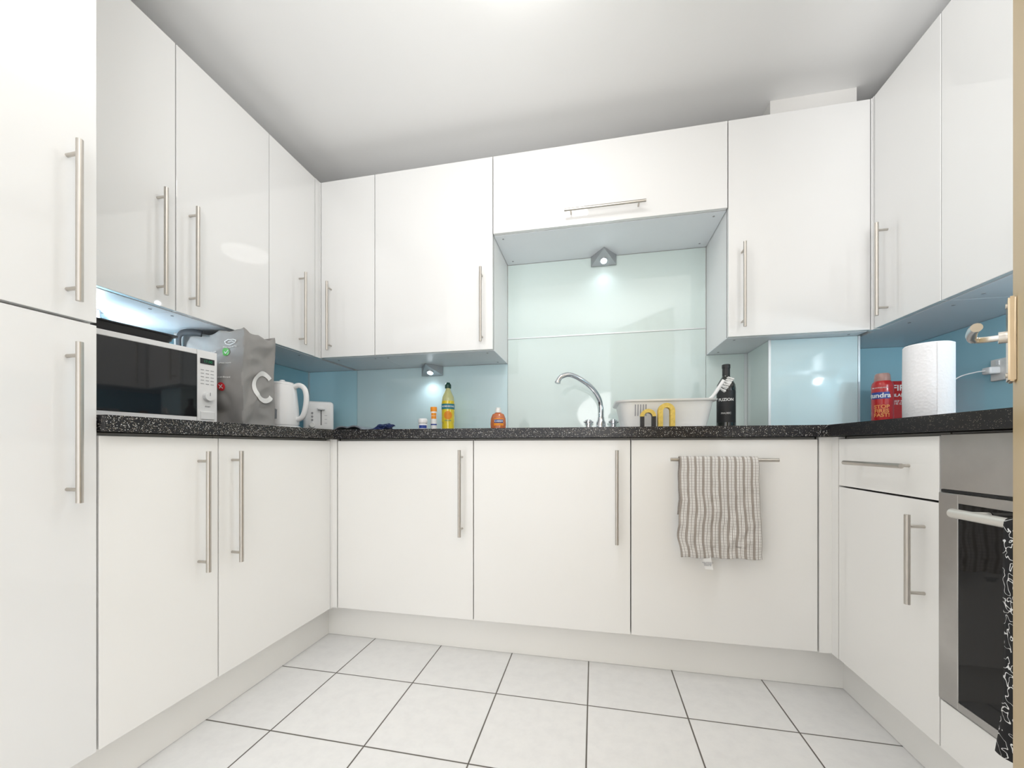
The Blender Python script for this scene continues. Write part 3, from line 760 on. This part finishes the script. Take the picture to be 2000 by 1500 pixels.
text('START', .0060, lambda u,v,w: (cxk+u, -D-.0005-w, B0+.055+v), M['grey_ink'], cp, local=True)
# black tray on the microwave
o = thing('baking_tray', 'flat black tray lying on top of the microwave', 'tray', (-1.49, .93, ZT+B1+.001), ang)
g = loft(G(), [[(x_, y_, z_) for x_, y_ in rrect(0, 0, hw, hd_, .02)] for hw, hd_, z_ in ((.135,.11,0), (.148,.122,.026), (.156,.13,.028), (.156,.13,.031), (.146,.12,.030), (.132,.107,.005))], True, True)
link('tray_pan', g, M['dark'], o, local=True)
link('tray_grip', G().tube(catmull([(.155,-.04,.029), (.178,-.035,.032), (.178,.035,.032), (.155,.04,.029)], 5), .004, 8), M['dark'], o, local=True)

# ------------------------------------------------------------------ carrier bag
bx0, bx1, by0, by1, bz0, bz1 = -1.590, -1.272, 1.238, 1.385, ZT+.001, 1.280
def wr(a, z, s):
    cr = 1-abs(noise.noise(Vector((a*5+z*4, z*5-a*3, s))))*2.6
    cr2 = 1-abs(noise.noise(Vector((a*11-z*9, z*10+a*7, s+4))))*2.6
    return .010*cr + .006*cr2 + .010*noise.noise(Vector((a*9, z*7, s+9))) - .010
def fade(t): return min(1, math.sin(PI*min(1,max(0,t)))*1.8)
def LZ(t, u=0, s=0): return bz0+(bz1-bz0)*t
def sag(u, t): return -(.012*abs(math.sin(u*17+1))+.008*abs(math.sin(u*41)))*max(0, t-.6)/.4
def fr_pt(u, v, w):
    t = (u-bx0)/(bx1-bx0); tz_ = (v-bz0)/(bz1-bz0)
    belly = .010*math.sin(PI*min(1,tz_))*fade(t)
    return Vector((u+.006*math.sin(tz_*9)*tz_*(1 if t > .99 else t), by0 + (wr(u, v, 1)*1.0)*fade(t) - belly - w, v+sag(u, tz_)*fade(t)))
def sd_pt(u, v, w):
    t = (u-by0)/(by1-by0); tz_ = (v-bz0)/(bz1-bz0)
    return Vector((bx1 + .006*math.sin(tz_*9)*tz_ + wr(u, v, 5)*fade(t)*.9 + w, u, v+sag(u, tz_)*fade(t)))
o = thing('carrier_bag', 'large grey reusable carrier bag standing between the microwave and the kettle', 'bag', ((bx0+bx1)/2, (by0+by1)/2, bz0))
g = G()
NZ = 44
def sheet(fn, n):
    vs = [[g.bm.verts.new(fn(i/n, j/NZ)) for i in range(n+1)] for j in range(NZ+1)]
    for j in range(NZ):
        for i in range(n): g.bm.faces.new((vs[j][i], vs[j][i+1], vs[j+1][i+1], vs[j+1][i]))
sheet(lambda u, t: fr_pt(bx0+(bx1-bx0)*u, LZ(t), 0), 48)
sheet(lambda u, t: sd_pt(by0+(by1-by0)*u, LZ(t), 0), 28)
def back_pt(u, t):
    x_ = bx1+(bx0-bx1)*u; z_ = LZ(t)
    return Vector((x_+.006*math.sin(t*9)*t*(1-u), by1+abs(wr(x_, z_, 9))*fade(u)*.5, z_))
sheet(back_pt, 36)
sheet(lambda u, t: Vector((bx0-wr(u, LZ(t), 3)*fade(u)*.5, by1+(by0-by1)*u, LZ(t))), 20)
g.faces([(bx0,by0,bz0), (bx1,by0,bz0), (bx1,by1,bz0), (bx0,by1,bz0)], [(3,2,1,0)])
bmesh.ops.remove_doubles(g.bm, verts=g.bm.verts, dist=.0012)
bagb = link('bag_body', g, M['bag'], o, sharp=80)
md = bagb.modifiers.new('thick', 'SOLIDIFY'); md.thickness = .0012
cx_, cz_ = -1.345, 1.195
tick = link('green_tick_badge', disc_patch(fr_pt, cx_, cz_, 0, .0155, .0022), M['green_ink'], bagb)
def stroke(fn, pts, th, w, m, par, name='mark'):
    g = G()
    for (a, b) in zip(pts, pts[1:]):
        a = Vector(a); b = Vector(b); d = (b-a).normalized(); n_ = Vector((-d.y, d.x))*th/2
        a2 = a-d*th/2; b2 = b+d*th/2; N = 5
        L1 = [g.bm.verts.new(fn(*(a2+(b2-a2)*k/N+n_), w)) for k in range(N+1)]; L2 = [g.bm.verts.new(fn(*(a2+(b2-a2)*k/N-n_), w)) for k in range(N+1)]
        for k in range(N): g.bm.faces.new((L2[k], L2[k+1], L1[k+1], L1[k]))
    return link(name, g, m, par)
stroke(fr_pt, [(cx_-.007, cz_), (cx_-.002, cz_-.006), (cx_+.008, cz_+.007)], .003, .0034, M['white_ink'], bagb, 'tick_mark')
rz_ = 1.060; rxx = -1.345
link('red_cross_badge', disc_patch(fr_pt, rxx, rz_, 0, .0155, .0022), M['red_ink'], bagb)
stroke(fr_pt, [(rxx-.006, rz_-.006), (rxx+.006, rz_+.006)], .003, .0034, M['white_ink'], bagb, 'cross_mark')
stroke(fr_pt, [(rxx-.006, rz_+.006), (rxx+.006, rz_-.006)], .003, .0036, M['white_ink'], bagb, 'cross_mark')
stroke(fr_pt, [(-1.352,1.236), (-1.339,1.246), (-1.317,1.244), (-1.303,1.236), (-1.308,1.228), (-1.329,1.224), (-1.347,1.227), (-1.352,1.236)], .0026, .003, M['white_ink'], bagb, 'logo_outline')
stroke(fr_pt, [(-1.339,1.236), (-1.322,1.238), (-1.313,1.233)], .0022, .003, M['white_ink'], bagb, 'logo_outline')
text('please reuse this bag', .0068, lambda u,v,w: fr_pt(-1.327+u, 1.214+v, w+.003), M['white_ink'], bagb)
text('Reuse\nme', .010, lambda u,v,w: fr_pt(-1.395+u, 1.193+v, w+.003), M['white_ink'], bagb)
text('do not discard', .008, lambda u,v,w: fr_pt(-1.335+u, 1.095+v, w+.003), M['white_ink'], bagb)
text('please recycle', .008, lambda u,v,w: fr_pt(-1.335+u, 1.150+v, w+.003), M['white_ink'], bagb)
g = G(); n = 44; inner=[]; outer=[]
for k in range(n+1):
    a = math.radians(40+ (280)*k/n)
    inner.append(g.bm.verts.new(sd_pt(1.333+.034*math.cos(a), 1.072+.044*math.sin(a), .0028))); outer.append(g.bm.verts.new(sd_pt(1.333+.050*math.cos(a), 1.072+.063*math.sin(a), .0028)))
for k in range(n): g.bm.faces.new((inner[k], outer[k], outer[k+1], inner[k+1]))
link('ring_logo', g, M['white_ink'], bagb)
g = G()
def strap(pts, wd, nrm):
    P = catmull(pts, 6); prev = None
    for i, p in enumerate(P):
        t = (P[min(i+1,len(P)-1)]-P[max(i-1,0)]).normalized(); s = t.cross(nrm).normalized()*wd/2
        cur = (g.bm.verts.new(p-s), g.bm.verts.new(p+s))
        if prev: g.bm.faces.new((prev[0], prev[1], cur[1], cur[0]))
        prev = cur
yb_ = by0-.020
strap([(-1.540,yb_,1.17), (-1.540,yb_,1.215), (-1.535,yb_-.004,1.250), (-1.520,yb_-.004,1.266), (-1.480,yb_-.002,1.268), (-1.44,yb_+.006,1.262)], .024, Vector((0,1,0)))
st = link('bag_handle', g, M['strap'], o)
md = st.modifiers.new('thick', 'SOLIDIFY'); md.thickness = .002

# ------------------------------------------------------------------ kettle
x, y = -1.338, 1.500
o = thing('kettle', 'white plastic jug kettle with a looped handle beside the carrier bag', 'kettle', (x,y,z))
link('power_base', G().lathe([(0,0),(.068,0),(.072,.004),(.072,.014),(.065,.018),(0,.018)], (x,y,z), 40), M['white_pl'], o)
kb = link('kettle_body', G().lathe([(0,.019),(.061,.019),(.066,.024),(.067,.05),(.064,.10),(.059,.15),(.055,.185),(.053,.195),(0,.196)], (x,y,z), 48), M['white_pl'], o)
link('lid', G().lathe([(.051,.196),(.050,.202),(.043,.208),(.02,.212),(.012,.213),(.010,.219),(0,.220)], (x,y,z), 36), M['white_pl'], o)
rgt = Vector((.979,.202,0)); cen = Vector((x,y,z))
hp = [cen+rgt*.046+Vector((0,0,.186)), cen+rgt*.074+Vector((0,0,.196)), cen+rgt*.098+Vector((0,0,.180)), cen+rgt*.106+Vector((0,0,.140)), cen+rgt*.100+Vector((0,0,.090)), cen+rgt*.086+Vector((0,0,.055)), cen+rgt*.062+Vector((0,0,.046))]
link('handle', G().tube(catmull(hp, 7), .011, 16), M['white_pl'], o)
l = -rgt; fwd = Vector((-.202,.979,0))
g = G(); a = cen+l*.046; t = cen+l*.080
g.faces([a+fwd*.028+Vector((0,0,.194)), a-fwd*.028+Vector((0,0,.194)), t+Vector((0,0,.196)), a+fwd*.020+l*.010+Vector((0,0,.135)), a-fwd*.020+l*.010+Vector((0,0,.135))], [(0,1,2), (0,2,3), (1,4,2), (2,4,3), (0,3,4,1)])
link('spout', g, M['white_pl'], o)
ph = facing(x,y)-.42
def km(u,v,w):
    R = .0673-.0125*max(0,(v-.05)/.135)+w; aa = ph+u/.064; return (x+R*math.cos(aa), y+R*math.sin(aa), z+v)
link('water_gauge', patch(km, -.008, .008, .045, .140, 6, 8, .0008), mat('grey_gauge', (.35,.38,.42), .2, var=.05), o)

# ------------------------------------------------------------------ toaster
ta = math.radians(38)
o = thing('toaster', 'white two-slot toaster standing end-on in the left corner beside the kettle', 'toaster', (-1.478, 1.915, ZT+.001), ta)
TW, TD, TH = .072, .120, .165
g = G(); g.box(-TW, TW, -TD, TD, .008, TH, .018, 4)
for sx_ in (-1,1):
    for sy_ in (-1,1): g.tube([(sx_*.05, sy_*.095, 0), (sx_*.05, sy_*.095, .012)], .009, 10)
link('body', g, M['white_pl'], o, local=True)
for sx_ in (-.026, .026): link('bread_slot', G().box(sx_-.012, sx_+.012, -.085, .085, TH-.002, TH+.0008), M['dark'], o, local=True)
link('lever_track', G().box(.010, .014, -TD-.0012, -TD+.004, .040, .130), M['dark'], o, local=True)
link('lever', G().box(-.006, .030, -TD-.022, -TD-.0015, .118, .130, .004, 3), M['white_pl'], o, local=True)
link('browning_dial', G().tube([(-.030, -TD-.012, .040), (-.030, -TD+.002, .040)], [.012,.014], 24), M['cream_pl'], o, local=True)
for q in range(3): link('button', G().tube([(-.030, -TD-.004, .066+.018*q), (-.030, -TD+.002, .066+.018*q)], .005, 14), M['grey_ink'], o, local=True)
for q in range(3): link('scale_mark', G().box(.028, .040, -TD-.001, -TD+.002, .050+.02*q, .0515+.02*q), M['grey_ink'], o, local=True)

# ------------------------------------------------------------------ magazine and packet
g = G(); nx, ny = 16, 8
def mg(u, v, up): return Vector((-1.285+.175*u, 1.76+.19*v+.03*u, z+.006*up+.026*math.sin(PI*u)*.7*(1-v*.5)+.012*abs(math.sin(u*7))))
top = [[g.bm.verts.new(mg(i/nx, j/ny, 1)) for i in range(nx+1)] for j in range(ny+1)]; bot = [[g.bm.verts.new(Vector((mg(i/nx, j/ny, 0).x, mg(i/nx, j/ny, 0).y, max(z, mg(i/nx, j/ny, 0).z)))) for i in range(nx+1)] for j in range(ny+1)]
for j in range(ny):
    for i in range(nx):
        g.bm.faces.new((top[j][i], top[j][i+1], top[j+1][i+1], top[j+1][i])); g.bm.faces.new((bot[j][i], bot[j+1][i], bot[j+1][i+1], bot[j][i+1]))
for i in range(nx): g.bm.faces.new((bot[0][i], bot[0][i+1], top[0][i+1], top[0][i])); g.bm.faces.new((top[ny][i], top[ny][i+1], bot[ny][i+1], bot[ny][i]))
for j in range(ny): g.bm.faces.new((bot[j][0], top[j][0], top[j+1][0], bot[j+1][0])); g.bm.faces.new((bot[j][nx], bot[j+1][nx], top[j+1][nx], top[j][nx]))
tag(link('magazine', g, M['mag'], sharp=60), 'curled magazine lying flat on the worktop right of the toaster', 'magazine')
g = G(); bmesh.ops.create_icosphere(g.bm, subdivisions=4, radius=1)
for v in g.bm.verts:
    n_ = v.co.copy(); k = 1+.35*noise.noise(n_*2.2)+.12*noise.noise(n_*6)
    v.co = Vector((-1.055+n_.x*.060*k, 1.84+n_.y*.045*k, max(z, z+.016+n_.z*.022*k+.016*n_.x)))
tag(link('snack_packet', g, M['packet'], sharp=25), 'small crumpled dark blue foil packet beside the magazine', 'packet')

# ------------------------------------------------------------------ lights and world
def area(name, loc, rot, size, e, col=(1,1,1), sy=None, spread=None):
    ld = bpy.data.lights.new(name, 'AREA'); ld.energy = e; ld.color = col; ld.size = size
    if sy: ld.shape = 'RECTANGLE'; ld.size_y = sy
    else: ld.shape = 'DISK'
    if spread: ld.spread = math.radians(spread)
    lo = bpy.data.objects.new(name, ld); C.objects.link(lo); lo.location = loc; lo.rotation_euler = rot
area('added_fill_light', (.25,-.75,1.25), (math.radians(138),0,0), .9, 22, (1,.995,.98), spread=120)  # added fill behind the camera, aimed up to brighten the ceiling
w = bpy.data.worlds.new('world'); sc.world = w; w.use_nodes = True
w.node_tree.nodes['Background'].inputs[0].default_value = (1,.997,.99,1); w.node_tree.nodes['Background'].inputs[1].default_value = 1.72

cam = bpy.data.cameras.new('camera'); co = bpy.data.objects.new('camera', cam); C.objects.link(co)
cam.sensor_width = 36; cam.lens = 775/2000*36; cam.shift_y = .0615; cam.clip_start = .01
co.location = (0,0,CAMZ); co.rotation_euler = (PI/2, 0, math.radians(11.66))
sc.camera = co
sc.view_settings.view_transform = 'Standard'
sc.view_settings.look = 'None'
